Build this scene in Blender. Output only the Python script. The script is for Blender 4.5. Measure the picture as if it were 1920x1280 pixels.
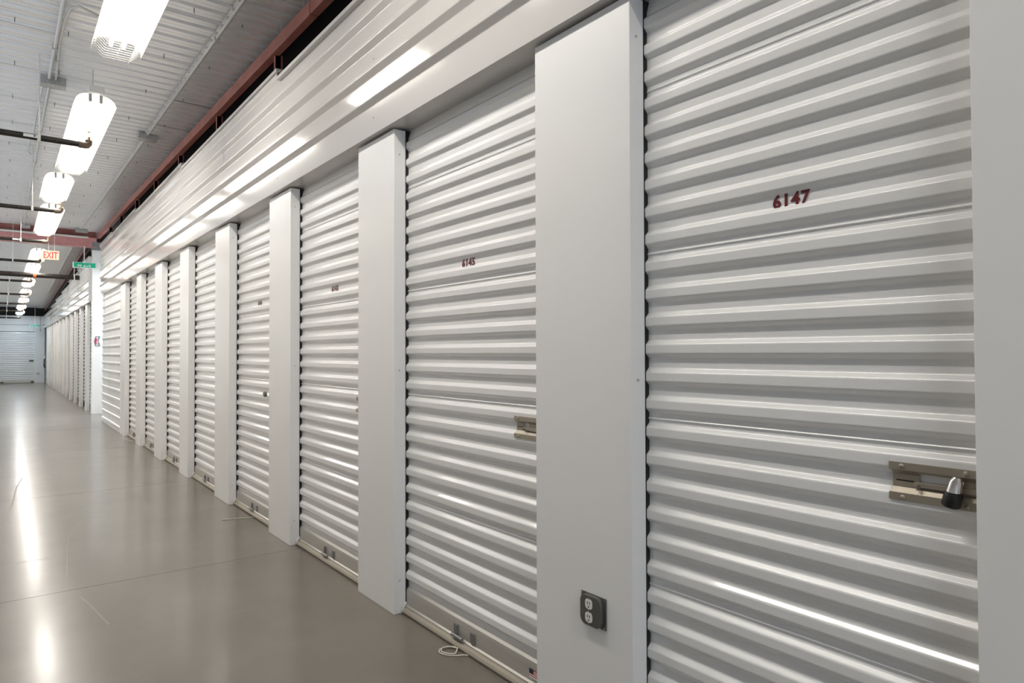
import bpy, bmesh, math, random
from mathutils import Vector, Matrix
random.seed(7)
S = bpy.context.scene
COL = S.collection
for o in list(bpy.data.objects):
    bpy.data.objects.remove(o)

# ------------------------------------------------------------------ camera, world, exposure
CAM_H = 1.3235
def cam_axes(yaw, pitch, roll):
    fw = Vector((math.sin(yaw) * math.cos(pitch), math.cos(yaw) * math.cos(pitch), math.sin(pitch)))
    r = Vector((math.cos(yaw), -math.sin(yaw), 0))
    u = r.cross(fw)
    return r * math.cos(roll) + u * math.sin(roll), u * math.cos(roll) - r * math.sin(roll), fw
_r, _u, _f = cam_axes(math.radians(37.5187), math.radians(.9415), math.radians(-.1618))
cam = bpy.data.cameras.new('camera')
cam.sensor_width = 36.0
cam.lens = 36.0 * 1248.39 / 1920.0
cam.clip_start = .02
camo = bpy.data.objects.new('camera', cam)
COL.objects.link(camo)
camo.matrix_world = Matrix(((_r.x, _u.x, -_f.x, 0), (_r.y, _u.y, -_f.y, 0), (_r.z, _u.z, -_f.z, CAM_H), (0, 0, 0, 1)))
S.camera = camo

W = bpy.data.worlds.new('sky')
S.world = W
W.use_nodes = True
_bg = W.node_tree.nodes['Background']
_bg.inputs[0].default_value = (.68, .82, 1.0, 1)
_bg.inputs[1].default_value = 1.5
S.view_settings.view_transform = 'Standard'
S.view_settings.look = 'None'
S.view_settings.exposure = 0.15
S.view_settings.gamma = 1.0
S.view_settings.use_curve_mapping = False
S.cycles.max_bounces = 12
S.cycles.diffuse_bounces = 6
S.cycles.glossy_bounces = 6
TUBE_GLOW = 6.0              # surface emission of the fluorescent tubes
LAMP_W_PER_M = 18.5          # light sent down by each metre of a tube pair

# ------------------------------------------------------------------ measured layout (metres)
WALL = 1.585                 # corridor face of the pillars
RIDGE = WALL + .0677         # outer ridge of the door curtains
HEAD = 1.557                 # flat pan of the header panels
HEAD_Z = 2.478               # underside of the header
YF = [.507, 1.919, 3.477, 5.036, 6.617, 8.164, 9.688, 11.18, 12.744]
YN = [.058, 1.444, 3.048, 4.577, 6.136, 7.734, 9.221, 10.776, 12.295]
LEFT = -.43
REAR = 37.17
LX = .64
RIDGE_Y = 17.2
def ceil_z(y):
    return 4.03 - .015 * (RIDGE_Y - y) if y < RIDGE_Y else 4.03 - .030 * (y - RIDGE_Y)

# ------------------------------------------------------------------ materials
def mat(name, col, rough=.5, metal=0.0, spec=.5, emit=None, estr=0.0, coat=0.0):
    m = bpy.data.materials.new(name)
    m.use_nodes = True
    b = m.node_tree.nodes['Principled BSDF']
    b.inputs['Base Color'].default_value = (*col, 1)
    b.inputs['Roughness'].default_value = rough
    b.inputs['Metallic'].default_value = metal
    b.inputs['Specular IOR Level'].default_value = spec
    b.inputs['Coat Weight'].default_value = coat
    if emit:
        b.inputs['Emission Color'].default_value = (*emit, 1)
        b.inputs['Emission Strength'].default_value = estr
    return m
def add_noise(m, scale, lo, hi, detail=4.0, stretch=(1, 1, 1), rough=None, bump=0.0, bdist=.002, bscale=None):
    """procedural colour mottling, roughness variation and fine relief in object space"""
    nt = m.node_tree; b = nt.nodes['Principled BSDF']
    tc = nt.nodes.new('ShaderNodeTexCoord'); mp = nt.nodes.new('ShaderNodeMapping')
    mp.inputs['Scale'].default_value = stretch
    nt.links.new(tc.outputs['Object'], mp.inputs['Vector'])
    n = nt.nodes.new('ShaderNodeTexNoise'); n.inputs['Scale'].default_value = scale; n.inputs['Detail'].default_value = detail
    nt.links.new(mp.outputs[0], n.inputs['Vector'])
    r = nt.nodes.new('ShaderNodeValToRGB')
    r.color_ramp.elements[0].position = .3; r.color_ramp.elements[1].position = .7
    r.color_ramp.elements[0].color = (*lo, 1); r.color_ramp.elements[1].color = (*hi, 1)
    nt.links.new(n.outputs['Fac'], r.inputs[0]); nt.links.new(r.outputs[0], b.inputs['Base Color'])
    if rough:
        mr = nt.nodes.new('ShaderNodeMapRange')
        mr.inputs[1].default_value = .3; mr.inputs[2].default_value = .7
        mr.inputs[3].default_value = rough[0]; mr.inputs[4].default_value = rough[1]
        nt.links.new(n.outputs['Fac'], mr.inputs[0]); nt.links.new(mr.outputs[0], b.inputs['Roughness'])
    if bump:
        n2 = nt.nodes.new('ShaderNodeTexNoise'); n2.inputs['Scale'].default_value = bscale or scale; n2.inputs['Detail'].default_value = 1.0
        nt.links.new(mp.outputs[0], n2.inputs['Vector'])
        bp = nt.nodes.new('ShaderNodeBump'); bp.inputs['Strength'].default_value = bump; bp.inputs['Distance'].default_value = bdist
        nt.links.new(n2.outputs['Fac'], bp.inputs['Height']); nt.links.new(bp.outputs[0], b.inputs['Normal'])
    return m

M = {}
M['paint'] = add_noise(mat('white_enamel', (.83, .825, .815), .2), 1.3, (.82, .815, .80), (.84, .835, .825), rough=(.17, .24), bump=.35, bdist=.004, bscale=1.6)
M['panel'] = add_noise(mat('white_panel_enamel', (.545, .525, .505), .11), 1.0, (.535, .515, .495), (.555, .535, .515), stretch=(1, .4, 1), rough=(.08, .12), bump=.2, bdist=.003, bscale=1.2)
M['door'] = add_noise(mat('door_enamel', (.80, .795, .785), .26, coat=.35), 2.0, (.79, .785, .77), (.815, .81, .80), stretch=(1, .3, 1))
M['door'].node_tree.nodes['Principled BSDF'].inputs['Coat Roughness'].default_value = .07
M['shell'] = mat('shell_white', (.72, .72, .71), .5)
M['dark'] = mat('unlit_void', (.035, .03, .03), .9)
M['void_wall'] = mat('void_shade', (.05, .045, .045), .8)  # dark colour stands for shade in the space above the units
M['gap_shade'] = mat('gap_shade_black', (.012, .012, .013), .7)  # black that stands for shade in the gap beside the curtain
M['deck'] = add_noise(mat('galvanised_deck', (.86, .86, .86), .34, .45), 14, (.85, .85, .845), (.91, .91, .90), stretch=(.3, 2, 1), rough=(.3, .38))
M['galv'] = add_noise(mat('galvanised_steel', (.5, .5, .49), .4, .8), 40, (.42, .42, .41), (.58, .58, .57))
M['conduit'] = mat('conduit_paint', (.62, .60, .57), .45, .2)
M['alum'] = add_noise(mat('mill_aluminium', (.52, .50, .46), .45, .5), 30, (.48, .46, .42), (.56, .54, .50), stretch=(1, .1, 1))
M['vinyl'] = mat('beige_vinyl', (.36, .32, .26), .5)
M['zinc'] = mat('zinc_bracket', (.25, .25, .245), .4, .6)
M['red'] = add_noise(mat('red_oxide_primer', (.36, .13, .105), .5), 5, (.31, .105, .085), (.42, .16, .13))
M['lit_red'] = add_noise(mat('lit_red_primer', (.56, .25, .25), .4), 5, (.52, .22, .22), (.62, .30, .29))  # red primer made paler, the light on the beam put into its colour
M['brown'] = mat('dark_brown_primer', (.10, .062, .052), .6)
M['pipe'] = add_noise(mat('black_iron_pipe', (.025, .021, .019), .38, .3), 6, (.018, .015, .014), (.04, .032, .026), stretch=(3, 1, 1))
M['fitting'] = mat('cast_fitting', (.16, .12, .085), .5, .3)
M['orange'] = mat('orange_coupling', (.62, .17, .05), .5)
M['brass'] = mat('brass', (.60, .42, .16), .3, .9)
M['strap'] = mat('white_strap', (.75, .74, .70), .5)
M['housing'] = mat('lamp_enamel', (.86, .85, .82), .35)
M['lampholder'] = mat('lampholder_plastic', (.45, .44, .42), .5)
M['tube'] = mat('lit_tube', (.9, .9, .9), .4, emit=(1.0, .955, .89), estr=TUBE_GLOW)
M['tube_cool'] = mat('lit_cool_tube', (.9, .9, .9), .4, emit=(.86, .94, 1.0), estr=TUBE_GLOW)
M['tube_rear'] = mat('lit_daylight_tube', (.9, .9, .9), .4, emit=(.66, .84, 1.0), estr=TUBE_GLOW)
M['nickel'] = add_noise(mat('satin_nickel', (.40, .355, .285), .48, .7), 20, (.37, .33, .265), (.44, .395, .32), stretch=(1, .2, 1))
M['steel'] = mat('bright_steel', (.72, .70, .67), .22, .95)
M['black'] = mat('black_rubber', (.012, .012, .012), .4)
M['rope'] = mat('white_cord', (.66, .62, .53), .8)
M['plate'] = mat('grey_cover_plate', (.14, .14, .125), .38, .5)
M['socket'] = mat('white_receptacle', (.78, .77, .72), .35)
M['maroon'] = mat('maroon_vinyl', (.13, .012, .014), .4)
M['green'] = mat('sign_green', (.0, .46, .25), .35)
M['signwhite'] = mat('sign_white', (.85, .87, .87), .4)
M['exitbody'] = mat('exit_face', (.62, .50, .38), .4, emit=(1, .72, .5), estr=.12)
M['exitred'] = mat('exit_letters', (.62, .02, .03), .4, emit=(1, .02, .03), estr=.10)
M['signgrey'] = mat('sign_grey', (.22, .23, .24), .4)
M['signred'] = mat('sign_red', (.50, .03, .08), .4)
M['flagblue'] = mat('sticker_navy', (.012, .018, .05), .4)
M['flagred'] = mat('sticker_red', (.50, .03, .03), .4)
M['joint'] = mat('joint_filler', (.07, .062, .055), .7)

def concrete():
    m = mat('polished_concrete', (.3, .27, .24), .14)
    nt = m.node_tree; b = nt.nodes['Principled BSDF']
    tc = nt.nodes.new('ShaderNodeNewGeometry')
    def noise(scale, detail, rough=.6, dist=0.0):
        n = nt.nodes.new('ShaderNodeTexNoise'); n.inputs['Scale'].default_value = scale
        n.inputs['Detail'].default_value = detail; n.inputs['Roughness'].default_value = rough; n.inputs['Distortion'].default_value = dist
        nt.links.new(tc.outputs['Position'], n.inputs['Vector']); return n
    a = noise(1.1, 6, .62, .3); c = noise(16, 5, .7); e = noise(5, 4, .6)
    mx = nt.nodes.new('ShaderNodeMix'); mx.data_type = 'FLOAT'; mx.inputs[0].default_value = .15
    nt.links.new(a.outputs['Fac'], mx.inputs[2]); nt.links.new(c.outputs['Fac'], mx.inputs[3])
    r = nt.nodes.new('ShaderNodeValToRGB')
    r.color_ramp.elements[0].position = .33; r.color_ramp.elements[1].position = .66
    r.color_ramp.elements[0].color = (.148, .127, .104, 1); r.color_ramp.elements[1].color = (.192, .168, .140, 1)
    nt.links.new(mx.outputs[0], r.inputs[0]); nt.links.new(r.outputs[0], b.inputs['Base Color'])
    mr = nt.nodes.new('ShaderNodeMapRange'); mr.inputs[1].default_value = .3; mr.inputs[2].default_value = .7
    mr.inputs[3].default_value = .277; mr.inputs[4].default_value = .30
    nt.links.new(e.outputs['Fac'], mr.inputs[0]); nt.links.new(mr.outputs[0], b.inputs['Roughness'])
    bp = nt.nodes.new('ShaderNodeBump'); bp.inputs['Strength'].default_value = .15; bp.inputs['Distance'].default_value = .0008
    n3 = noise(3, 1, .5); nt.links.new(n3.outputs['Fac'], bp.inputs['Height']); nt.links.new(bp.outputs[0], b.inputs['Normal'])
    b.inputs['IOR'].default_value = 1.45; b.inputs['Specular IOR Level'].default_value = .3; b.inputs['Coat Weight'].default_value = .42; b.inputs['Coat Roughness'].default_value = .16; b.inputs['Coat IOR'].default_value = 1.5
    return m
M['concrete'] = concrete()
M['scuff'] = mat('pale_scuff', (.25, .225, .195), .5, 0, .3)

# ------------------------------------------------------------------ mesh helpers
class MB:
    """collects geometry for ONE mesh object"""
    def __init__(s): s.v = []; s.f = []; s.mi = []; s.cur = 0
    def add(s, vs, fs):
        o = len(s.v); s.v += [tuple(p) for p in vs]
        for f in fs: s.f.append(tuple(i + o for i in f)); s.mi.append(s.cur)
        return s
    def box(s, x0, x1, y0, y1, z0, z1):
        return s.add([(x0, y0, z0), (x1, y0, z0), (x1, y1, z0), (x0, y1, z0), (x0, y0, z1), (x1, y0, z1), (x1, y1, z1), (x0, y1, z1)],
                     [(0, 3, 2, 1), (4, 5, 6, 7), (0, 1, 5, 4), (1, 2, 6, 5), (2, 3, 7, 6), (3, 0, 4, 7)])
    def ext_y(s, prof, y0, y1, closed=False):
        """profile of (x, z) points swept along y"""
        n = len(prof)
        vs = [(p[0], y0, p[1]) for p in prof] + [(p[0], y1, p[1]) for p in prof]
        m = n if closed else n - 1
        fs = [(i, (i + 1) % n, n + (i + 1) % n, n + i) for i in range(m)]
        if closed: fs += [tuple(range(n - 1, -1, -1)), tuple(range(n, 2 * n))]
        return s.add(vs, fs)
    def ext_x(s, prof, x0, x1, closed=False):
        """profile of (y, z) points swept along x"""
        n = len(prof)
        vs = [(x0, p[0], p[1]) for p in prof] + [(x1, p[0], p[1]) for p in prof]
        m = n if closed else n - 1
        fs = [(i, n + i, n + (i + 1) % n, (i + 1) % n) for i in range(m)]
        if closed: fs += [tuple(range(n)), tuple(range(2 * n - 1, n - 1, -1))]
        return s.add(vs, fs)
    def tube(s, pts, r, n=8, cap=True):
        pts = [Vector(p) for p in pts]; rings = []; a = None
        for i, p in enumerate(pts):
            t = (pts[min(i + 1, len(pts) - 1)] - pts[max(i - 1, 0)]).normalized()
            if a is None:
                a = t.cross(Vector((0, 0, 1)))
                if a.length < .2: a = t.cross(Vector((1, 0, 0)))
            else: a = a - t * a.dot(t)
            a.normalize(); b = t.cross(a)
            rr = r[i] if isinstance(r, (list, tuple)) else r
            rings.append([p + (a * math.cos(2 * math.pi * k / n) + b * math.sin(2 * math.pi * k / n)) * rr for k in range(n)])
        vs = [q for ring in rings for q in ring]
        fs = [(i * n + k, i * n + (k + 1) % n, (i + 1) * n + (k + 1) % n, (i + 1) * n + k) for i in range(len(pts) - 1) for k in range(n)]
        if cap: fs += [tuple(range(n - 1, -1, -1)), tuple(range((len(pts) - 1) * n, len(pts) * n))]
        return s.add(vs, fs)
    def mesh(s, name, m, smooth=None, bevel=0.0):
        me = bpy.data.meshes.new(name); me.from_pydata(s.v, [], s.f)
        for q in (m if isinstance(m, (list, tuple)) else [m]): me.materials.append(q)
        me.polygons.foreach_set('material_index', s.mi)
        bm = bmesh.new(); bm.from_mesh(me)
        if bevel:
            bm.edges.ensure_lookup_table()
            es = [e for e in bm.edges if len(e.link_faces) == 2 and e.calc_face_angle(0) > .6]
            bmesh.ops.bevel(bm, geom=es, offset=bevel, segments=2, affect='EDGES', profile=.5)
        bmesh.ops.recalc_face_normals(bm, faces=bm.faces)
        bm.to_mesh(me); bm.free()
        if smooth is not None:
            me.shade_smooth(); me.set_sharp_from_angle(angle=math.radians(smooth))
        return me
    def build(s, name, m, parent=None, smooth=None, bevel=0.0, loc=None):
        return obj(name, s.mesh(name, m, smooth, bevel), parent, loc)
def obj(name, data, parent=None, loc=None, rot=None):
    o = bpy.data.objects.new(name, data); COL.objects.link(o)
    if parent is not None: o.parent = parent
    if loc: o.location = loc
    if rot: o.rotation_euler = rot
    return o
def tag(o, label=None, cat=None, group=None, kind=None):
    if label: o['label'] = label
    if cat: o['category'] = cat
    if group: o['group'] = group
    if kind: o['kind'] = kind
    return o
def thing(name, label, cat, loc=(0, 0, 0), group=None, rot=None):
    """an Empty at the thing's base; its parts are modelled around that origin"""
    return tag(obj(name, None, None, loc, rot), label, cat, group, 'thing')
def copy_tree(o, parent=None):
    c = o.copy(); COL.objects.link(c)
    if parent is not None: c.parent = parent
    for ch in o.children: copy_tree(ch, c)
    return c
def wall_text(name, s, h, y, z, x, m, parent, bold=.012, width=1.0):
    """flat lettering on a plane that faces the corridor (-x); reads towards -y"""
    me = text_mesh(name, s, h, m, bold, width)
    return obj(name, me, parent, (x, y, z), (math.pi / 2, 0, -math.pi / 2))
def text_mesh(name, s, h, m, bold=.012, width=1.0, align='CENTER'):
    cu = bpy.data.curves.new(name, 'FONT'); cu.body = s; cu.size = h / .70; cu.offset = bold * h; cu.space_character = 1.12
    cu.align_x = align; cu.align_y = 'BOTTOM_BASELINE'; cu.extrude = .0004; cu.resolution_u = 3
    to = bpy.data.objects.new('t', cu); COL.objects.link(to)
    dg = bpy.context.evaluated_depsgraph_get()
    me = bpy.data.meshes.new_from_object(to.evaluated_get(dg))
    bpy.data.objects.remove(to); bpy.data.curves.remove(cu)
    if width != 1.0:
        for v in me.vertices: v.co.x *= width
    me.materials.clear(); me.materials.append(m); me.name = name
    return me
def fillet(pts, r, seg=3):
    """round the inner corners of an open polyline"""
    out = [pts[0]]
    for i in range(1, len(pts) - 1):
        p = Vector(pts[i]); a = Vector(pts[i - 1]) - p; b = Vector(pts[i + 1]) - p
        rr = min(r, a.length * .45, b.length * .45)
        sa = p + a.normalized() * min(rr * 1.3, a.length * .49); sb = p + b.normalized() * min(rr * 1.3, b.length * .49)
        a = p + a.normalized() * rr; b = p + b.normalized() * rr
        out.append(tuple(sa))
        for k in range(seg + 1):
            t = k / seg
            out.append(tuple(a * (1 - t) ** 2 + p * 2 * t * (1 - t) + b * t * t))
        out.append(tuple(sb))
    out.append(pts[-1]); return out

# ------------------------------------------------------------------ the setting: floor
SLAB_Y = [-4.2, 1.42, 4.481, 7.54, 10.85, 14.0, 17.15, 20.3, 23.4, 26.5, 29.6, 32.7, 35.8, 38.6]
floor = MB().box(-3.6, 5.2, -4.2, 38.6, -.12, -.0008).build('floor', M['joint'])
tag(floor, 'polished grey-brown concrete corridor floor with sawn joints', None, None, 'structure')
for a, b in zip(SLAB_Y, SLAB_Y[1:]):
    MB().box(-3.6, 5.2, a + .0025, b - .0025, -.0008, 0).build('concrete_slab', M['concrete'], floor)
def scuff(pts, w):
    pts = [Vector((p[0], p[1], .0004)) for p in pts]; m = MB(); vs = []
    for i, p in enumerate(pts):
        t = (pts[min(i + 1, len(pts) - 1)] - pts[max(i - 1, 0)]).normalized(); n = Vector((-t.y, t.x, 0)) * w / 2
        vs += [p + n, p - n]
    m.add(vs, [(2 * i, 2 * i + 1, 2 * i + 3, 2 * i + 2) for i in range(len(pts) - 1)])
    m.build('scuff_mark', M['scuff'], floor)
scuff([(.32, 4.76), (.345, 5.1), (.372, 5.5), (.40, 5.8), (.46, 6.1), (.55, 6.35)], .007)
scuff([(.355, 4.32), (.385, 4.15), (.41, 3.95), (.43, 3.8)], .008)
scuff([(.02, 5.2), (.14, 5.28), (.27, 5.27)], .007)
scuff([(.06, 6.9), (.10, 7.5), (.13, 8.2), (.2, 8.9)], .009)

# ------------------------------------------------------------------ the setting: ceiling deck
ceiling = MB()
ceiling.add([(-3.6, -4.2, ceil_z(-4.2) + .07), (5.2, -4.2, ceil_z(-4.2) + .07), (5.2, RIDGE_Y, 4.10), (-3.6, RIDGE_Y, 4.10), (5.2, 40, ceil_z(40) + .07), (-3.6, 40, ceil_z(40) + .07)],
            [(0, 1, 2, 3), (3, 2, 4, 5)])
ceiling = tag(ceiling.build('ceiling', M['void_wall']), 'galvanised corrugated metal roof deck over the corridor', None, None, 'structure')
PER = .16
def deck_mesh(x0, x1):
    prof = []
    for k in range(6):
        y = k * PER
        prof += [(y, 0), (y + .045, 0), (y + .051, .007), (y + .057, 0), (y + .104, 0), (y + .115, .05), (y + .146, .05)]
    prof += [(6 * PER, 0), (6 * PER + .02, 0)]
    return MB().ext_x(prof, x0, x1).mesh('deck_sheet', M['deck'])
deck_l, deck_r = deck_mesh(-3.6, 1.335), deck_mesh(1.31, 5.2)
LEN = 6 * PER
for me, dz in ((deck_l, 0.0), (deck_r, -.018)):
    y = -4.2
    while y < RIDGE_Y - .05:
        obj('deck_sheet', me, ceiling, (0, y, ceil_z(y) + dz), (math.atan(.015), 0, 0)); y += LEN
    y = RIDGE_Y + .12
    while y < 39.5:
        obj('deck_sheet', me, ceiling, (0, y, ceil_z(y) + dz), (-math.atan(.030), 0, 0)); y += LEN
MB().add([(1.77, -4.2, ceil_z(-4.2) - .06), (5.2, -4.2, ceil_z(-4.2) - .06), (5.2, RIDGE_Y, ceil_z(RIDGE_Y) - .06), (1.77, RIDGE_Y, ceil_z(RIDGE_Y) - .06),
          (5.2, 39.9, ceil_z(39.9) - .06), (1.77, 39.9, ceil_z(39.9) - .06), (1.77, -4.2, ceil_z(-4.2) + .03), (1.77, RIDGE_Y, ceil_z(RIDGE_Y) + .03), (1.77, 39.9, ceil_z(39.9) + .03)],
         [(0, 1, 2, 3), (3, 2, 4, 5), (0, 3, 7, 6), (3, 5, 8, 7)]).build('void_shade_sheet', M['dark'], ceiling)  # dark sheet added so the space above the units reads as shade
tab = MB().box(-.0022, .0022, -.003, .003, -.036, .004).mesh('hanging_tab', M['black'])
for yy in [3.3 + .985 * k for k in range(14)]:
    for xx in (.075, .41, 1.09, 1.435):
        obj('hanging_tab', tab, ceiling, (xx + random.uniform(-.015, .015), yy + random.uniform(-.02, .02), ceil_z(yy)))

# ------------------------------------------------------------------ the setting: walls
RP = .1545                                                         # pitch of the wall panel ribs
def rib_profile(z0, z1, first, xt, xp):
    """R-panel section: flat pan at xp, ribs proud to xt; 'first' = foot of the lowest rib's lower slope"""
    pts = [(xp, z0)]; k = first
    while k + .062 < z1:
        if k > z0 + .002:
            pts += [(xp, k), (xt, k + .028), (xt, k + .050), (xp, k + .062)]
        k += RP
    pts.append((xp, z1))
    return fillet(pts, .0025, 2)
wall_right = MB()
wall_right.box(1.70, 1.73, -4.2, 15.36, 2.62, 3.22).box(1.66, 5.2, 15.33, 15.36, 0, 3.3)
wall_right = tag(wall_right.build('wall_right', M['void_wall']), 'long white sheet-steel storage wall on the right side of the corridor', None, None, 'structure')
MB().box(1.615, 1.70, -4.2, 15.33, 2.50, 2.62).build('lintel', M['red'], wall_right)
screw_me = MB().tube([(0, 0, 0), (-.003, 0, 0)], .0045, 6).mesh('screw', M['lampholder'])
SEAMS = [-4.2, .1, 3.18, 6.23, 9.30, 12.42, 15.39]
TOPS = [(-4.2, 1.68, 3.2), (1.68, 4.72, 3.275), (4.72, 7.87, 3.34), (7.87, 10.98, 3.39), (10.98, 13.6, 3.435), (13.6, 15.39, 3.475)]
def top_at(y, tops):
    for a, b, z in tops:
        if a <= y < b: return z
    return tops[-1][2]
def header_run(wall, seams, tops):
    cuts = sorted(set(seams) | {a for a, b, z in tops} | {tops[-1][1]})
    for i, (a, b) in enumerate(zip(cuts, cuts[1:])):
        k = sum(1 for s in seams if s <= a + 1e-6)
        d = .0016 if k % 2 else 0.0                                # neighbouring sheets overlap
        zt = top_at((a + b) / 2, tops)
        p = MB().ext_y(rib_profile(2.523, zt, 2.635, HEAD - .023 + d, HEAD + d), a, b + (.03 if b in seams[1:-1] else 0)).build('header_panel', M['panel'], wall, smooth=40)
        if a < 16:
            yy = a + .05
            for z in (2.571, 2.884):
                obj('screw', screw_me, p, (HEAD + d, yy if a not in (3.18,) else 3.23, z))
    for a, b, zt in tops:
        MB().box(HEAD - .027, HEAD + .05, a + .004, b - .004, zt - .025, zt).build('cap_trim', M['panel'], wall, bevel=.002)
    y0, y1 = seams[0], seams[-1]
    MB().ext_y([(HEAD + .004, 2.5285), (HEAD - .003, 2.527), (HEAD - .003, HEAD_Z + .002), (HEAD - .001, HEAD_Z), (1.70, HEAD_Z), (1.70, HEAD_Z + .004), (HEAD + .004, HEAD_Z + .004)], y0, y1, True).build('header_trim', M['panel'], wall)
header_run(wall_right, SEAMS, TOPS)
# blank ribbed panel that ends the near row at the cross aisle
MB().ext_y(rib_profile(.012, 2.50, .035, WALL + .004, WALL + .022), 12.75, 15.385).build('ribbed_end_panel', M['paint'], wall_right, smooth=40)
MB().box(WALL - .004, WALL + .03, 12.745, 12.80, .004, HEAD_Z).build('panel_trim', M['paint'], wall_right, bevel=.002)
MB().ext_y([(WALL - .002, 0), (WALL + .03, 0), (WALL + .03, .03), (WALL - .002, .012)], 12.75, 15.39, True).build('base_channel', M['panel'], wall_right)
MB().box(1.60, 5.2, 15.36, 15.39, 0, 3.44).build('end_sheet', M['paint'], wall_right)

wall_far = MB().box(1.70, 1.73, 17.5, REAR, 2.62, 3.0).box(1.9, 5.2, 17.25, 17.29, 0, 3.5)
wall_far = tag(wall_far.build('wall_far_right', M['shell']), 'white storage wall beyond the cross aisle on the right', None, None, 'structure')
FS = [17.42, 20.2, 23.0, 25.9, 28.8, 31.7, REAR]
header_run(wall_far, FS, [(17.42, 20.2, 3.49), (20.2, 23.0, 3.40), (23.0, 25.9, 3.30), (25.9, 28.8, 3.235), (28.8, 31.7, 3.16), (31.7, REAR, 3.06)])
MB().box(HEAD - .024, 1.72, 17.405, 17.42, HEAD_Z, 3.47).build('end_sheet', M['paint'], wall_far)

# left side of the corridor: out of frame, seen only in reflections and by the light it returns
wl = MB()
wl.box(LEFT - .1, LEFT + .03, 3.4, REAR, 2.48, 3.25)
for a, b in ((3.4, 15.39), (17.2, REAR)):
    y = a
    while y < b - 1.6:
        wl.box(LEFT - .1, LEFT, y, y + .45, 0, 2.48).box(LEFT - .12, LEFT - .09, y + .45, y + 1.524, 0, 2.48)
        y += 1.524
    wl.box(LEFT - .1, LEFT, y, b, 0, 2.48)
for yy in (15.36, 17.2): wl.box(-3.6, LEFT - .05, yy, yy + .03, 0, 3.3)
tag(wl.build('wall_left', M['paint']), 'white storage wall on the left side of the corridor', None, None, 'structure')
tag(MB().box(-3.6, LEFT - .1, 3.4, 3.44, 0, 4.1).build('wall_bay', M['shell']), 'white wall closing the loading bay', None, None, 'structure')
tag(MB().box(-3.64, -3.6, -4.2, 3.44, 0, 4.0).box(-3.64, -3.6, 15.3, 17.3, 0, 4.0).build('wall_outer_left', M['shell']), 'white outer wall of the loading bay', None, None, 'structure')
wf = MB().box(-3.6, -3.0, -4.24, -4.2, 0, 4.0).box(1.35, 5.2, -4.24, -4.2, 0, 4.0).box(-3.0, 1.35, -4.24, -4.2, 2.5, 4.0)
tag(wf.build('wall_front', M['shell']), 'white front wall with an open loading door behind the camera', None, None, 'structure')
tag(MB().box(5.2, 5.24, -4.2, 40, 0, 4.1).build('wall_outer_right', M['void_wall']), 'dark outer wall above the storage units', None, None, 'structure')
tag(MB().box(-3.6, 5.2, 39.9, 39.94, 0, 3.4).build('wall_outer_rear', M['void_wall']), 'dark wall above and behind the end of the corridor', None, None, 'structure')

# rear end of the corridor
wr = MB().box(1.2, 2.0, REAR + .10, REAR + .13, 0, 2.9).box(-1.0, -.03, REAR + .02, REAR + .13, 0, 2.9).box(-1.0, 2.0, REAR + .06, REAR + .13, 2.35, 2.9)
wall_rear = tag(wr.build('wall_rear', M['shell']), 'white end wall of the corridor', None, None, 'structure')
MB().ext_x([(REAR, 2.335), (REAR, 2.62), (REAR + .012, 2.63), (REAR + .012, 2.645), (REAR, 2.655), (REAR, 3.035), (REAR + .04, 3.035), (REAR + .04, 2.335)], -1.0, 1.60, True).build('header_panel', M['paint'], wall_rear)
MB().box(-1.0, 1.75, REAR + .18, REAR + .22, 2.9, 3.46).build('void_shade_closure', M['dark'], wall_rear)  # dark sheet put in for the shade above the end wall
MB().box(-1.0, 1.60, REAR - .012, REAR + .03, 2.612, 2.632).build('band_trim', M['lampholder'], wall_rear)
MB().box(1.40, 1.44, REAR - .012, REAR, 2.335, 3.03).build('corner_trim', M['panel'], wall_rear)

# ------------------------------------------------------------------ roll-up doors
P = .0883                                                          # pitch of the curtain corrugation
VALLEY = .0145
def curtain_profile(z_lo, z_hi, hem=True):
    """x is depth behind the ridge plane; ridge feet fall at 1.319 + k * P"""
    k = math.floor((z_lo - 1.319) / P) - 1
    z = 1.319 + k * P
    raw = []
    while z < z_hi + P:
        # upwards from the ridge foot: ridge, upper slope, valley, lower slope of the next ridge
        raw += [(0, z), (0, z + .0283), (VALLEY, z + .0423), (VALLEY, z + P - .014)]
        z += P
    raw = fillet(raw, .0034, 3)
    def xat(zz):
        for a, b in zip(raw, raw[1:]):
            if a[1] <= zz <= b[1] and b[1] > a[1]:
                t = (zz - a[1]) / (b[1] - a[1]); return a[0] + t * (b[0] - a[0])
        return 0
    pts = [(xat(z_lo), z_lo)] + [p for p in raw if z_lo + 1e-4 < p[1] < z_hi - 1e-4] + [(xat(z_hi), z_hi)]
    if hem:                                                        # folded seam at the foot of the sheet
        x = pts[0][0]
        pts = [(x + .006, z_lo + .001), (x + .004, z_lo - .0012), (x - .0025, z_lo - .0012), (x - .0035, z_lo + .0012), (x - .002, z_lo + .004), (x, z_lo + .0055)] + [p for p in pts if p[1] > z_lo + .007]
    return pts
SEAMZ = [.127, .579, 1.109, 1.639, 2.169]
def sheet_mesh(i, w):
    lo = SEAMZ[i]; hi = SEAMZ[i + 1] if i < 4 else 2.43
    pr = curtain_profile(lo, hi, hem=i > 0)
    if i == 4:                                                     # the curtain rolls back onto its drum
        x = pr[-1][0]
        pr += [(x + .006 + .15 * (1 - math.cos(a)), 2.43 + .15 * math.sin(a)) for a in [t * math.pi / 14 for t in range(1, 8)]]
    return MB().ext_y(pr, -w / 2, w / 2).mesh('curtain_sheet', M['door'], smooth=50)
SHEETS = [sheet_mesh(i, 1.26) for i in range(5)]
NARROW = [sheet_mesh(i, .62) for i in range(5)]
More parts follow.
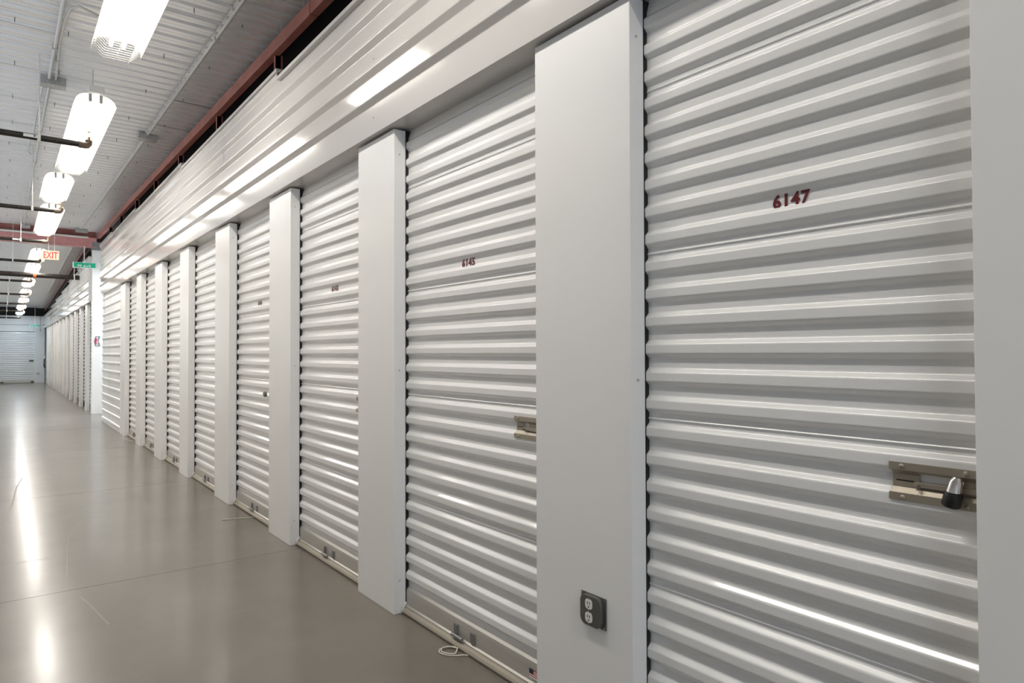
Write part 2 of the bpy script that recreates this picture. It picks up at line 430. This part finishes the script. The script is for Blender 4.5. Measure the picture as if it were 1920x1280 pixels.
def bar_mesh(W2): return MB().ext_y([(.0135, .1265), (.004, .117), (.002, .108), (.002, .040), (-.004, .037), (-.007, .035), (-.007, .030), (.02, .030), (.02, .127)], -W2, W2, True).mesh('bottom_bar', M['alum'], smooth=30)
def seal_mesh(W2): return MB().ext_y([(-.012, .029), (-.024, .024), (-.029, .014), (-.026, .004), (-.016, .001), (.015, .001), (.02, .029)], -W2, W2, True).mesh('floor_seal', M['vinyl'], smooth=40)
GAP_SHADE = MB().box(.0085, .04, .012, .06, .004, 2.47).box(-.0012, .04, -.0012, .06, .004, 2.47).mesh('gap_shade_strip', M['gap_shade'])  # black strips painting the shade between curtain and pillar
LIFT = MB()
LIFT.tube([(-.016, .058, .047), (-.016, -.028, .047)], .0085, 10, cap=True)
LIFT.box(-.004, .003, .030, .062, .045, .092).box(-.004, .003, -.105, -.070, .045, .092).box(-.012, -.003, .030, .034, .05, .088)
LIFT = LIFT.mesh('lift_handle', M['zinc'], bevel=.0015)
STUB = MB().tube([(-.02, 0, .008), (-.022, .004, .03), (.0, .012, .048)], .009, 8).mesh('track_stub', M['conduit'], smooth=50)
def roll_up_door(y0, y1, label, number=None, group=None, detail=2):
    """opening from y0 (near) to y1 (far); parts are modelled about the middle of the opening, x = 0 on the ridge plane"""
    yc = (y0 + y1) / 2
    t = thing('roll_up_door', label, 'door', (RIDGE, yc, 0), group)
    w2 = (y1 - y0) / 2
    for me in (SHEETS if w2 > .4 else NARROW): obj('curtain_sheet', me, t)
    obj('gap_shade_strip', GAP_SHADE, t, (0, y1 - yc, 0))
    if detail:
        obj('bottom_bar', bar_mesh(w2), t); obj('floor_seal', seal_mesh(w2 - .003), t)
        obj('lift_handle', LIFT, t, (0, .045, 0))
        obj('track_stub', STUB, t, (0, y1 - yc - .012, 0))
    if number:
        n = wall_text('door_number', number, .034, 0, 1.712, VALLEY - .0018, M['maroon'], t, bold=.05, width=.98)
        n.location.y = {'6147': .9485, '6145': 2.4895, '6143': 3.997, '6141': 5.525}[number] - yc
    return t
special = {1: ', nearest the camera', 2: ', with a looped cord below', 3: ', third from the right', 4: ', with a small round dark padlock'}
names = {1: '6147', 2: '6145', 3: '6143', 4: '6141'}
ordn = ['', 'first', 'second', 'third', 'fourth', 'fifth', 'sixth', 'seventh', 'eighth', 'ninth', 'tenth', 'eleventh', 'twelfth', 'thirteenth']
DOORS = []
for i in range(1, 9):
    num = names.get(i)
    lab = f'white corrugated roll-up door numbered {num} in maroon digits' if num else f'white corrugated roll-up door, {ordn[i]} from the camera in the near row'
    lab += special.get(i, '')
    if i == 8: lab = 'white corrugated roll-up door of the near row, last before the blank panel'
    DOORS.append(roll_up_door(YF[i - 1], YN[i], lab, num, 'roll-up doors of the near row'))
roll_up_door(-1.2, YN[0], 'white corrugated roll-up door just outside the right edge of the photo', None, 'roll-up doors of the near row', 1)
FAR_F = [18.72 + 1.524 * k for k in range(13)]
prev = 17.64
for k, yf in enumerate(FAR_F[:12]):
    roll_up_door(prev, yf - .45, f'white roll-up door, {ordn[k + 1]} in the row beyond the cross aisle', None, 'roll-up doors beyond the cross aisle', 0)
    prev = yf
# flag sticker low on door 6145
fl = MB()
for k in range(7):
    fl.cur = 1 if k % 2 == 0 else 2
    fl.box(-.0006, 0, -.026, .026, .006 + .0038 * k, .006 + .0038 * (k + 1))
fl.cur = 0; fl.box(-.0010, -.0005, .0, .026, .017, .034)
fl.cur = 2; fl.box(-.0006, 0, -.026, .026, .0, .006)
st = fl.build('flag_sticker', [M['flagblue'], M['flagred'], M['signwhite']], DOORS[1], loc=(.0, 2.021 - DOORS[1].location.y, .055))
st['label'] = 'small stars-and-stripes sticker on the bottom bar'

# latches
def latch(door, y_far, length, hole):
    """slide latch riveted over one corrugation; y runs from y_far towards the camera"""
    oy = y_far - door.location.y; T = .0022
    m = MB()
    def strip(z0, z1, a, b, x0, x1):
        m.add([(x0 - T, a, z0), (x0 - T, b, z0), (x1 - T, b, z1), (x1 - T, a, z1), (x0, a, z0), (x0, b, z0), (x1, b, z1), (x1, a, z1)],
              [(0, 3, 2, 1), (4, 5, 6, 7), (0, 1, 5, 4), (1, 2, 6, 5), (2, 3, 7, 6), (3, 0, 4, 7)])
    X0, XV = -.001, VALLEY - .004
    strip(1.050, 1.068, oy, oy - length, X0, X0)
    strip(.980, .998, oy, oy - length, X0, X0)
    h0, h1 = hole
    for a, b in ((oy - .004, oy - h0), (oy - h1, oy - length)):
        strip(1.040, 1.050, a, b, XV, X0); strip(1.010, 1.040, a, b, XV, XV); strip(.998, 1.010, a, b, X0, XV)
    strip(1.0455, 1.050, oy - h0, oy - h1, X0 + .003, X0)
    strip(.998, 1.012, oy - h0, oy - h1, X0, XV)
    lp = m.build('latch_plate', M['nickel'], door, bevel=.0006)
    rv = MB().tube([(0, 0, 0), (-.002, 0, 0), (-.0035, 0, 0)], [.0058, .0055, .003], 10).mesh('rivet', M['nickel'], smooth=60)
    for yy, z in ((.028, 1.0595), (.030, .988), (.158, 1.0595), (.160, .988)):
        obj('rivet', rv, lp, (X0 - T, oy - yy, z))
    sb = MB().box(XV - .009, XV - .003, oy - length + .01, oy - .052, 1.014, 1.026).tube([(XV - .006, oy - .060, 1.020), (XV - .020, oy - .060, 1.020)], .004, 8)
    sb.build('slide_bolt', M['nickel'], lp, bevel=.001)
    MB().box(XV - .0025, XV - .0021, oy - .052, oy - .012, 1.0235, 1.0265).build('slot', M['black'], lp)
latch(DOORS[0], .703, .24, (.062, .130))
latch(DOORS[1], 2.137, .24, (.052, .085))
latch(DOORS[2], 3.647, .24, (.062, .130))
for d, yy in ((DOORS[3], 5.16), (DOORS[4], 6.72), (DOORS[5], 8.27)): latch(d, yy, .18, (.062, .13))
pl = thing('padlock', 'chrome and black padlock hanging on the latch of door 6147', 'padlock', (RIDGE - .016, .572, .986), 'padlocks')
pb = MB().tube([(0, 0, .0), (0, 0, .004), (0, 0, .026), (0, .001, .034)], [.015, .0185, .0185, .016], 14)
pb.build('lock_body', M['black'], pl, smooth=50)
MB().tube([(0, .001, .033), (.001, .002, .056), (.002, .002, .066)], [.0155, .0135, .008], 14).build('lock_cap', M['steel'], pl, smooth=40)
MB().tube([(.006, .008, .045), (.011, .008, .056), (.013, 0, .060), (.011, -.008, .056), (.006, -.008, .045)], .0035, 8).build('shackle', M['steel'], pl, smooth=60)
pl.rotation_euler = (math.radians(14), 0, 0)
pk = thing('padlock', 'brass padlock on the latch of door 6145, half hidden by the pillar', 'padlock', (RIDGE - .016, 1.955, .985), 'padlocks')
MB().box(-.008, .008, -.016, .016, 0, .034).build('lock_body', M['brass'], pk, bevel=.003)
MB().tube([(0, .011, .032), (.002, .011, .05), (.004, 0, .06), (.002, -.011, .05), (0, -.011, .032)], .0032, 8).build('shackle', M['steel'], pk, smooth=60)
pm = thing('padlock', 'small dark round padlock on the latch of door 6141', 'padlock', (RIDGE - .02, 5.28, .99), 'padlocks')
MB().tube([(-.012, 0, .014), (-.004, 0, .014), (.008, 0, .014)], [.017, .021, .021], 14).build('lock_body', M['plate'], pm, smooth=40)

# ------------------------------------------------------------------ pillars between the doors
PILLAR = {}
def pillar(y0, y1, label, group, screws=True):
    w = round(y1 - y0, 3)
    t = thing('steel_pillar', label, 'pillar', (WALL, y0, 0), group)
    if w not in PILLAR:
        m = MB().ext_y([(0, 0), (0, 2.468), (.066, 2.468), (.066, 0)], 0, w, True)
        PILLAR[w] = m.mesh('cover_sheet', M['paint'], bevel=.0025)
    obj('cover_sheet', PILLAR[w], t)
    if screws:
        for z in (.167, 1.234, 2.34):
            obj('screw', screw_y, t, (.030, -.0005, z))
    return t
screw_y = MB().tube([(0, 0, 0), (0, -.003, 0)], .0045, 6).mesh('screw', M['lampholder'])
plabels = ['white steel pillar at the right edge of the photo, nearer than door 6147',
           'wide white steel pillar between doors 6145 and 6147, with a power outlet low on it',
           'plain white steel pillar left of the door with the looped white cord', 'white steel pillar just right of door 6141',
           'white steel pillar just left of door 6141', 'white steel pillar, fourth in front of the blank ribbed panel',
           'white steel pillar, third in front of the blank ribbed panel', 'white steel pillar, second in front of the blank ribbed panel',
           'white steel pillar touching the blank ribbed panel']
for i in range(9): pillar(YN[i], YF[i], plabels[i], 'pillars of the near row')
pillar(-1.65, -1.2, 'white steel pillar beyond the right edge of the photo', 'pillars of the near row')
for k, yf in enumerate(FAR_F[:12]):
    pillar(yf - .45, yf, f'white steel pillar, {ordn[k + 1]} beyond the bright corner column', 'pillars beyond the cross aisle', False)

# bright column at the far corner of the cross aisle
cc = thing('corner_column', 'bright white column at the far corner of the cross aisle, under the green street sign', 'column', (WALL, 17.2, 0))
MB().box(0, .33, 0, .22, 0, 3.60).build('cover_sheet', M['paint'], cc, bevel=.003)
MB().box(-.01, .34, -.01, .23, 3.60, 3.78).build('cap_plate', M['signgrey'], cc, bevel=.003)

# arrow sign on that column
ar = thing('arrow_sign', 'grey and maroon arrow sign with stacked white digits on the corner column', 'sign', (1.683, 17.19, 1.60))
def poly_y(name, pts, y0, y1, m, parent):
    n = len(pts); b = MB()
    b.add([(p[0], y0, p[1]) for p in pts] + [(p[0], y1, p[1]) for p in pts], [tuple(range(n)), tuple(range(2 * n - 1, n - 1, -1))] + [(i, n + i, n + (i + 1) % n, (i + 1) % n) for i in range(n)])
    return b.build(name, m, parent)
poly_y('sign_plate', [(-.03, -.107), (-.055, .0), (-.03, .107), (.06, .107), (.028, 0), (.06, -.107)], -.004, .004, M['signgrey'], ar)
poly_y('red_point', [(-.038, -.062), (-.053, .0), (-.038, .062), (.0, .062), (.0, -.062)], -.0055, -.004, M['signred'], ar)
for k, ch in enumerate('6100'):
    obj('digit', text_mesh('digit', ch, .040, M['signwhite'], .03, 1.2), ar, (0, -.0062, .056 - .051 * k), (math.pi / 2, 0, 0))

# ------------------------------------------------------------------ outlet on the near pillar
ob = thing('power_outlet', 'dark grey metal outlet box with two white receptacles on the wide pillar', 'outlet', (WALL, 1.616, .46), 'wall outlets')
MB().box(-.004, 0, -.059, .059, -.052, .052).build('back_plate', M['plate'], ob, bevel=.0015)
def rounded(hw, hh, r, n=5):
    out = []
    for cx, cy, a0 in ((hw - r, hh - r, 0), (-hw + r, hh - r, 90), (-hw + r, -hh + r, 180), (hw - r, -hh + r, 270)):
        for k in range(n + 1):
            a = math.radians(a0 + 90 * k / n); out.append((cx + r * math.cos(a), cy + r * math.sin(a)))
    return out
def plate_x(name, outline, x0, x1, m, parent, loc=None, bevel=0):
    n = len(outline); b = MB()
    b.add([(x0, p[0], p[1]) for p in outline] + [(x1, p[0], p[1]) for p in outline], [tuple(range(n)), tuple(range(2 * n - 1, n - 1, -1))] + [(i, n + i, n + (i + 1) % n, (i + 1) % n) for i in range(n)])
    return b.build(name, m, parent, bevel=bevel, loc=loc)
plate_x('raised_cover', rounded(.049, .050, .024), -.019, -.004, M['plate'], ob, bevel=.002)
for z in (.022, -.022):
    rc = plate_x('receptacle', rounded(.0165, .0165, .011), -.0205, -.019, M['socket'], ob, (0, .006, z))
    MB().box(-.0212, -.0205, .004, .0062, -.001, .008).box(-.0212, -.0205, -.0062, -.004, -.001, .008).tube([(-.0205, 0, -.009), (-.0212, 0, -.009)], .0028, 8).build('slots', M['black'], rc)
sc = MB().tube([(0, 0, 0), (-.002, 0, 0)], .0028, 8).mesh('screw', M['steel'])
for yy, z, x in ((.052, .046, -.004), (-.052, .046, -.004), (-.052, -.046, -.004), (.006, 0, -.0192), (.006, .041, -.0192), (.006, -.041, -.0192)):
    obj('screw', sc, ob, (x, yy, z))

# ------------------------------------------------------------------ cords on the floor
def cord(name, pts, label, r=.0032, sub=6):
    pts = [Vector(p) for p in pts]; out = []
    for i in range(len(pts) - 1):
        p0, p1, p2, p3 = pts[max(i - 1, 0)], pts[i], pts[i + 1], pts[min(i + 2, len(pts) - 1)]
        for k in range(sub):
            t = k / sub
            out.append(.5 * ((2 * p1) + (p2 - p0) * t + (2 * p0 - 5 * p1 + 4 * p2 - p3) * t * t + (3 * p1 - p0 - 3 * p2 + p3) * t ** 3))
    out.append(pts[-1])
    o = MB().tube(out, r, 6).build(name, M['rope'], None, smooth=80)
    return tag(o, label, 'cord', 'rope pulls', 'thing')
z0 = .0036
cord('white_rope', [(1.652, 2.418, .012), (1.640, 2.43, z0), (1.612, 2.455, z0), (1.585, 2.470, z0), (1.555, 2.500, z0), (1.543, 2.535, z0), (1.560, 2.565, z0), (1.60, 2.562, z0), (1.630, 2.532, z0 + .004), (1.618, 2.512, z0 + .007),
                   (1.585, 2.478, z0 + .007), (1.562, 2.492, z0 + .007), (1.548, 2.528, z0 + .007), (1.566, 2.556, z0 + .007), (1.602, 2.550, z0 + .007), (1.632, 2.515, z0), (1.640, 2.485, z0), (1.628, 2.468, z0)],
     'white rope pull looped on the floor in front of door 6145')
cord('white_rope', [(1.650, 5.545, .016), (1.636, 5.548, z0), (1.58, 5.556, z0), (1.53, 5.577, z0), (1.47, 5.588, z0), (1.404, 5.604, z0)],
     'white rope pull lying straight out on the floor at door 6141')
cord('white_rope', [(1.640, 11.35, .012), (1.57, 11.5, z0), (1.53, 11.75, z0), (1.545, 12.0, z0), (1.60, 12.1, z0)],
     'thin white rope on the floor at the last door before the blank panel')

# ------------------------------------------------------------------ red steel above the wall
BX = 1.66
def beam_bottom(y): return 3.635 + .0165 * (y - 4)
bm_ = thing('steel_beam', 'long red-oxide steel beam running above the white header wall', 'beam', (BX, 0, 0))
def sloped_bar(y0, z0, y1, z1, prof):
    n = len(prof)
    b = MB()
    b.add([(p[0], y0, z0 + p[1]) for p in prof] + [(p[0], y1, z1 + p[1]) for p in prof], [(i, (i + 1) % n, n + (i + 1) % n, n + i) for i in range(n)] + [tuple(range(n - 1, -1, -1)), tuple(range(n, 2 * n))])
    return b
PB = [(0, 0), (.06, 0), (.06, .10), (0, .10)]
for a, b in ((-4.2, 4.42), (4.43, 10.6), (10.61, 17.15)):
    sloped_bar(a, beam_bottom(a), b, beam_bottom(b), PB).build('beam_length', M['red'], bm_, bevel=.004)
for yy in (2.0, 3.6, 5.25, 7.03, 8.82, 10.44, 12.08, 13.8, 15.3):
    zb = top_at(min(yy, 15.3), TOPS) - .4
    MB().box(.03, .07, yy - .02, yy + .02, zb, beam_bottom(yy) + .01).box(.03, .085, yy - .02, yy - .014, zb, beam_bottom(yy) + .01).build('post', M['red'], bm_)
hw = MB()
for k in range(30):
    yy = 3.2 + k * .46
    hw.tube([(.01, yy, beam_bottom(yy) + .10), (.015, yy, ceil_z(yy) + .02)], .0022, 4, False)
hw = hw.build('tie_wires', M['conduit'], bm_); hw['kind'] = 'stuff'
bf = thing('steel_beam', 'red-brown steel beam above the wall beyond the cross aisle', 'beam', (1.60, 0, 0))
sloped_bar(17.4, ceil_z(17.4) - .125, 39.5, ceil_z(39.5) - .125, PB).build('beam_length', M['brown'], bf, bevel=.004)
sloped_bar(17.4, ceil_z(17.4) - .15, 39.5, ceil_z(39.5) - .15, [(-.03, 0), (0, 0), (0, .025), (-.03, .025)]).build('lit_edge_angle', M['lit_red'], bf)  # lit lower edge of the beam, put in as a paler strip

cb = thing('cross_beam', 'deep red steel beam crossing the corridor at the cross aisle', 'beam', (0, 17.2, 0))
MB().box(-3.6, 1.66, .12, .2, 3.86, 4.03).build('upper_channel', M['red'], cb)
MB().box(-3.6, 1.66, .0, .012, 3.675, 3.85).build('lower_web', M['lit_red'], cb)  # light on the web is carried by the paler colour
for z in (3.655, 3.85): MB().box(-3.6, 1.66, -.03, .14, z, z + .018).build('flange', M['lit_red'], cb, bevel=.002)
bolt = MB().tube([(0, 0, 0), (0, -.012, 0)], .012, 6).mesh('bolt', M['lit_red'])
for xx in (1.38, 1.44):
    for z in (3.70, 3.745, 3.79): obj('bolt', bolt, cb, (xx, 0, z))
MB().tube([(-3.6, -.045, 3.862), (1.5, -.045, 3.862)], .022, 8).build('lit_flange_line', M['strap'], cb, smooth=60)  # tube added as the white line of the lit flange edge

# ------------------------------------------------------------------ fluorescent fixtures
def lamp_profile(x): # underside of the reflector
    pts = [(.058, 0), (.088, -.005), (.118, -.020), (.142, -.046), (.156, -.084)]
    return pts
def fixture(y0, y1, z, x, label, two=True, cool=False, group='ceiling strip lights', ry=0.0):
    L = 2.44 if ry else y1 - y0
    t = thing('strip_light', label, 'light', (x, y1 if ry else y0, z), group)
    if ry: t.rotation_euler = (0, 0, ry)
    MB().box(-.058, .058, -.06, L + .06, -.004, .062).build('housing', M['housing'], t, bevel=.004)
    for s in (-1, 1):
        pr = [(s * a, b) for a, b in lamp_profile(0)]
        pr2 = pr + [(s * (a + .004 * (1 if i else 0)), b + .004) for i, (a, b) in reversed(list(enumerate(lamp_profile(0))))]
        MB().ext_y(pr2, 0, L, True).build('reflector', M['housing'], t, smooth=60)
    n = 2 if two else 1; seg = L / n
    for k in range(n):
        for s in (-1, 1):
            MB().tube([(s * .040, k * seg + .035, -.045), (s * .040, (k + 1) * seg - .035, -.045)], .0135, 12).build('tube', M['tube_rear' if cool == 2 else 'tube_cool' if cool else 'tube'], t, smooth=60)
    for k in range(n):
        li = bpy.data.lights.new('lamp_light', 'AREA'); li.shape = 'RECTANGLE'
        li.size = .104; li.size_y = seg - .08
        li.energy = LAMP_W_PER_M * (seg - .08) * (.8 if cool == 2 else 2.3 if cool else 1.0)
        li.color = (.66, .84, 1.0) if cool == 2 else (.86, .94, 1.0) if cool else (1.0, .955, .89)
        obj('lamp_light', li, t, (0, k * seg + seg / 2, -.0605))
    for yy in [0.012] + ([seg] if two else []) + [L - .012]:
        for s in (-1, 1):
            MB().box(s * .040 - .012, s * .040 + .012, yy - .016, yy + .016, -.066, .0).build('lampholder', M['lampholder'], t, bevel=.003)
    g = MB(); c = [(-.158, -.086), (-.138, -.074), (-.084, -.126), (.084, -.126), (.138, -.074), (.158, -.086)]
    k = 0; step = .042
    while k * step <= L + .10:
        yy = k * step - .02
        g.tube([(a, yy, b) for a, b in c], .0017, 3, False); k += 1
    for a, b in ((-.138, -.074), (-.084, -.126), (0, -.126), (.084, -.126), (.138, -.074)):
        g.tube([(a, -.02, b), (a, L + .08, b)], .0017, 3, False)
    for a in (-.158, .158): g.tube([(a, -.02, -.086), (a, L + .08, -.086)], .002, 3, False)
    g = g.build('wire_guard', M['strap'], t); g['kind'] = 'stuff'
    if not ry:
        for yy in (.25, L - .25):
            yw = y0 + yy
            MB().tube([(0, yy, .06), (0, yy, ceil_z(yw) - z)], .005, 6).build('hanger_rod', M['conduit'], t)
    return t
LZ = 3.58
fixture(-2.9, -.5, LZ, LX, 'strip light behind the camera')
fixture(1.20, 3.25, LZ, LX, 'strip light above the top edge of the photo')
fixture(4.22, 5.50, LZ, .645, 'wire-guarded fluorescent strip light cut off by the top of the photo, nearest the camera', two=False)
fixture(6.78, 9.38, LZ, LX, 'long wire-guarded fluorescent strip light behind the labelled sprinkler pipe')
fixture(10.0, 11.35, LZ, .565, 'short four-foot fluorescent strip light, third from the camera', two=False)
fixture(12.15, 14.65, LZ, .60, 'fluorescent strip light hanging just before the red cross beam')
fl_far = [(17.6, 19.4, 3.60), (20.6, 22.75, 3.62), (23.9, 25.7, 3.53), (26.85, 28.6, 3.44), (29.3, 30.7, 3.32), (32.3, 34.0, 3.26), (34.5, 36.4, 3.15)]
for k, (a, b, z) in enumerate(fl_far):
    fixture(a, b, z, LX, 'fluorescent strip light half behind the EXIT sign' if k == 0 else f'fluorescent strip light, {ordn[k + 1]} beyond the red cross beam', cool=2 if k == 6 else False)
fixture(1.95, 15.95, 3.45, 1.95, 'unseen cool strip light added in the cross aisle to brighten the column', cool=True, ry=-math.pi / 2)  # added lamp, out of view, lights the corner column
fixture(-3.2, 15.95, 3.45, -3.2, 'unseen cool strip light added in the left cross aisle to brighten the column', cool=True, ry=-math.pi / 2)  # second added lamp for the column, out of view on the left

# ------------------------------------------------------------------ sprinkler pipes
def pipe(y, z, x1, label, r=.026, sticker=False, strapx=.242):
    t = thing('sprinkler_pipe', label, 'pipe', (x1, y, z), 'sprinkler pipes')
    MB().tube([(LEFT - .3 - x1, 0, 0), (-.03, 0, 0)], r, 12).build('pipe_run', M['pipe'], t, smooth=60)
    MB().tube([(-.05, 0, 0), (-.012, 0, 0), (.012, 0, .002), (.024, 0, .016), (.026, 0, .045)], [r * 1.25, r * 1.25, r * 1.2, r * 1.1, r * 1.0], 12).build('elbow', M['fitting'], t, smooth=50)
    h = MB().tube([(.026, 0, .045), (.026, 0, .075)], .011, 8).build('sprinkler_head', M['brass'], t, smooth=50)
    MB().tube([(.012, 0, .075), (.010, 0, .105), (.026, 0, .118), (.042, 0, .105), (.040, 0, .075)], .003, 6).build('frame_arm', M['brass'], h)
    MB().tube([(.026, 0, .118), (.026, 0, .121)], .016, 10).build('deflector', M['brass'], h)
    sx = strapx - x1
    s = MB().box(sx - .012, sx + .012, -r - .003, -r, -r, r).box(sx - .012, sx + .012, r, r + .003, -r, r).box(sx - .012, sx + .012, -r, r, -r - .003, -r)
    s.tube([(sx, 0, r), (sx, 0, ceil_z(y) - z)], .005, 6)
    s.build('hanger_strap', M['strap'], t)
    if sticker:
        lb = MB().box(.135 - x1, .232 - x1, -r - .0015, -r * .8, -.012, .013).build('flow_label', M['signwhite'], t)
        lb['label'] = 'white arrow label on the pipe'
        poly_y('arrow_mark', [(.205 - x1, -.005), (.229 - x1, .003), (.205 - x1, .010)], -r - .0022, -r - .0015, M['black'], t)
    return t
pipe(6.89, 3.153, .575, 'black sprinkler pipe with a white flow label, nearest the camera', sticker=True)
pipe(10.28, 3.148, .575, 'black sprinkler pipe in front of the light before the red cross beam', strapx=.30)
pipe(13.34, 3.165, .575, 'black sprinkler pipe in front of the red cross beam', sticker=True)
pipe(16.07, 3.135, .575, 'black sprinkler pipe just below the EXIT sign', strapx=.17)
for k, (y, z) in enumerate(((20.93, 3.17), (23.52, 3.015), (26.24, 2.91), (29.67, 2.855), (32.63, 2.74))):
    pipe(y, z, .575, f'thin black sprinkler pipe, {ordn[k + 1]} beyond the thick main pipe', r=.03, strapx=.16)
mp_ = thing('main_pipe', 'thick black main pipe crossing the corridor beyond the cross aisle', 'pipe', (.6, 18.65, 3.115), 'sprinkler pipes')
MB().tube([(-1.4, 0, .01), (.86, 0, -.005)], .055, 14).build('pipe_run', M['pipe'], mp_, smooth=60)
MB().tube([(-.03, 0, 0), (.03, 0, 0)], .068, 14).build('coupling', M['orange'], mp_, smooth=40)
MB().box(.745, .765, -.058, .058, -.06, .065).tube([(.755, 0, .06), (.755, 0, .5)], .006, 6).build('hanger_strap', M['strap'], mp_)

# ------------------------------------------------------------------ conduits
def conduit(pts, r, label, boxes=(), clips=()):
    t = thing('conduit', label, 'conduit', (0, 0, 0))
    MB().tube(pts, r, 8).build('conduit_run', M['conduit'], t, smooth=60)
    for (x, y, z, w) in boxes:
        MB().box(x - w / 2, x + w / 2, y - .06, y + .06, z - .05, z + .03).build('junction_box', M['galv'], t, bevel=.004)
    for (x, y, z) in clips:
        MB().box(x - r - .006, x + r + .006, y - .012, y + .012, z - r - .003, z + r + .02).build('clip', M['conduit'], t)
    return t
cz = lambda y, d=.03: ceil_z(y) - d
conduit([(.335, -2, cz(-2)), (.335, 7.4, cz(7.4))], .014, 'straight grey conduit on the left of the ceiling above the nearest light', [(.365, 7.47, cz(7.47), .2)], [(.335, 6.6, cz(6.6)), (.335, 5.0, cz(5))])
conduit([(.55, 5.68, cz(5.68, .06)), (.43, 5.66, cz(5.66, .035)), (.385, 5.74, cz(5.74)), (.365, 5.95, cz(5.95)), (.360, 6.4, cz(6.4)), (.375, 7.0, cz(7)), (.385, 7.42, cz(7.42))], .009, 'thin curved conduit feeding the nearest light', (), [(.368, 6.9, cz(6.9))])
conduit([(.345, 7.52, cz(7.52)), (.345, 12, cz(12)), (.36, 17.1, cz(17.1))], .013, 'grey conduit continuing along the ceiling to the cross beam', [(.383, 17.02, cz(17.02, .06), .16)], [(.345, 9.3, cz(9.3)), (.345, 11, cz(11))])
conduit([(.30, 7.5, cz(7.5)), (.285, 8.2, cz(8.2)), (.28, 9.6, cz(9.6)), (.255, 9.9, cz(9.9)), (.25, 10.4, cz(10.4)), (.29, 10.55, cz(10.55))], .009, 'thin second conduit beside the long ceiling conduit')
conduit([(1.345, -2, cz(-2, .025)), (1.345, 8.72, cz(8.72, .025))], .013, 'grey conduit along the ceiling near the red beam', [(1.345, 8.78, cz(8.78), .2)], [(1.345, 5.6, cz(5.6, .025))])
conduit([(1.345, 8.84, cz(8.84, .025)), (1.36, 17.0, cz(17, .025))], .013, 'grey conduit near the red beam, from its box to the cross beam', [(1.36, 16.98, cz(16.98, .05), .22)])
conduit([(1.37, 17.5, cz(17.5, .03)), (1.40, 30, cz(30, .03))], .02, 'conduit on the sloping ceiling beyond the cross beam')

# ------------------------------------------------------------------ hanging signs
ex = thing('exit_sign', 'small hanging EXIT sign with red letters', 'sign', (.71, 15.0, 3.153))
MB().box(-.143, .143, -.012, .03, -.087, .087).build('sign_body', M['exitbody'], ex, bevel=.008)
for k, ch in enumerate('EXIT'):
    obj('letter', text_mesh('letter', ch, .118, M['exitred'], .03, .62 if ch != 'I' else .8), ex, ([-.078, -.012, .040, .088][k], -.0135, -.058), (math.pi / 2, 0, 0))
for xx in (-.02, .07): MB().tube([(xx, .01, .08), (xx, .01, ceil_z(15) - 3.153)], .003, 5).build('hanging_wire', M['strap'], ex)
def street_sign(loc, w, h, text, label, rod, off=.02):
    t = thing('street_sign', label, 'sign', loc, 'green street signs')
    MB().box(-w / 2, w / 2, -.004, .004, -h / 2, h / 2).build('sign_border', M['signwhite'], t)
    MB().box(-w / 2 + .022, w / 2 - .004, -.0055, -.004, -h / 2 + .014, h / 2 - .008).build('sign_face', M['green'], t)
    obj('lettering', text_mesh('lettering', text, .052, M['signwhite'], .03, 1.0), t, (off, -.0065, -h / 2 + .022), (math.pi / 2, 0, 0))
    MB().box(-.03 + off, .03 + off, -.012, .012, h / 2 - .012, h / 2 + .03).build('bracket', M['strap'], t)
    MB().tube([(off, 0, h / 2), (off, 0, rod)], .011, 8).build('hanging_rod', M['strap'], t, smooth=60)
street_sign((1.43, 17.183, 3.25), .43, .125, '99 AVE', 'green hanging street sign reading 99 AVE beside the corner column', .43, .0)
street_sign((1.205, 36.6, 2.575), .36, .105, '97 AVE', 'tiny green street sign hanging at the far end of the corridor', .90, .0)

# ------------------------------------------------------------------ end of the corridor
rd = thing('roll_up_door', 'white roll-up door closing the far end of the corridor', 'door', (.59, REAR + .03, 0), 'end wall')
for i in range(5):
    me = SHEETS[i]
    o = obj('curtain_sheet', me, rd, None, (0, 0, math.pi / 2)); o.scale = (1, 1, .93)
obj('bottom_bar', bar_mesh(.62), rd, None, (0, 0, math.pi / 2)); obj('floor_seal', seal_mesh(.62), rd, None, (0, 0, math.pi / 2))
MB().box(.43, .60, -.03, -.012, .98, 1.05).build('latch_plate', M['plate'], rd, bevel=.004)
for xx in (-.60, .50): MB().box(xx, xx + .12, -.03, -.012, .02, .09).build('lift_handle', M['fitting'], rd, bevel=.004)
rp = thing('steel_pillar', 'white steel pillar right of the door at the far end', 'pillar', (1.205, REAR, 0), 'end wall')
MB().box(0, .39, 0, .06, 0, 2.335).build('cover_sheet', M['paint'], rp, bevel=.003)
ro = thing('power_outlet', 'tiny grey outlet on the pillar at the far end', 'outlet', (1.343, REAR, .435), 'wall outlets')
MB().box(-.06, .06, -.012, 0, -.05, .05).build('back_plate', M['galv'], ro, bevel=.003)
MB().box(-.02, .02, -.016, -.012, -.038, .038).build('receptacle', M['socket'], ro, bevel=.002)
hd = thing('wall_fitting', 'black handle-like fitting under a small white box at the end wall corner', 'fitting', (1.575, 36.4, .70))
MB().tube([(.0, 0, .40), (-.035, 0, .36), (-.04, 0, .2), (-.035, 0, .08), (.0, 0, .0)], [.012, .016, .014, .022, .028], 8).build('grip', M['black'], hd, smooth=60)
MB().box(-.06, .01, -.04, .04, .42, .52).build('white_box', M['signwhite'], hd, bevel=.006)
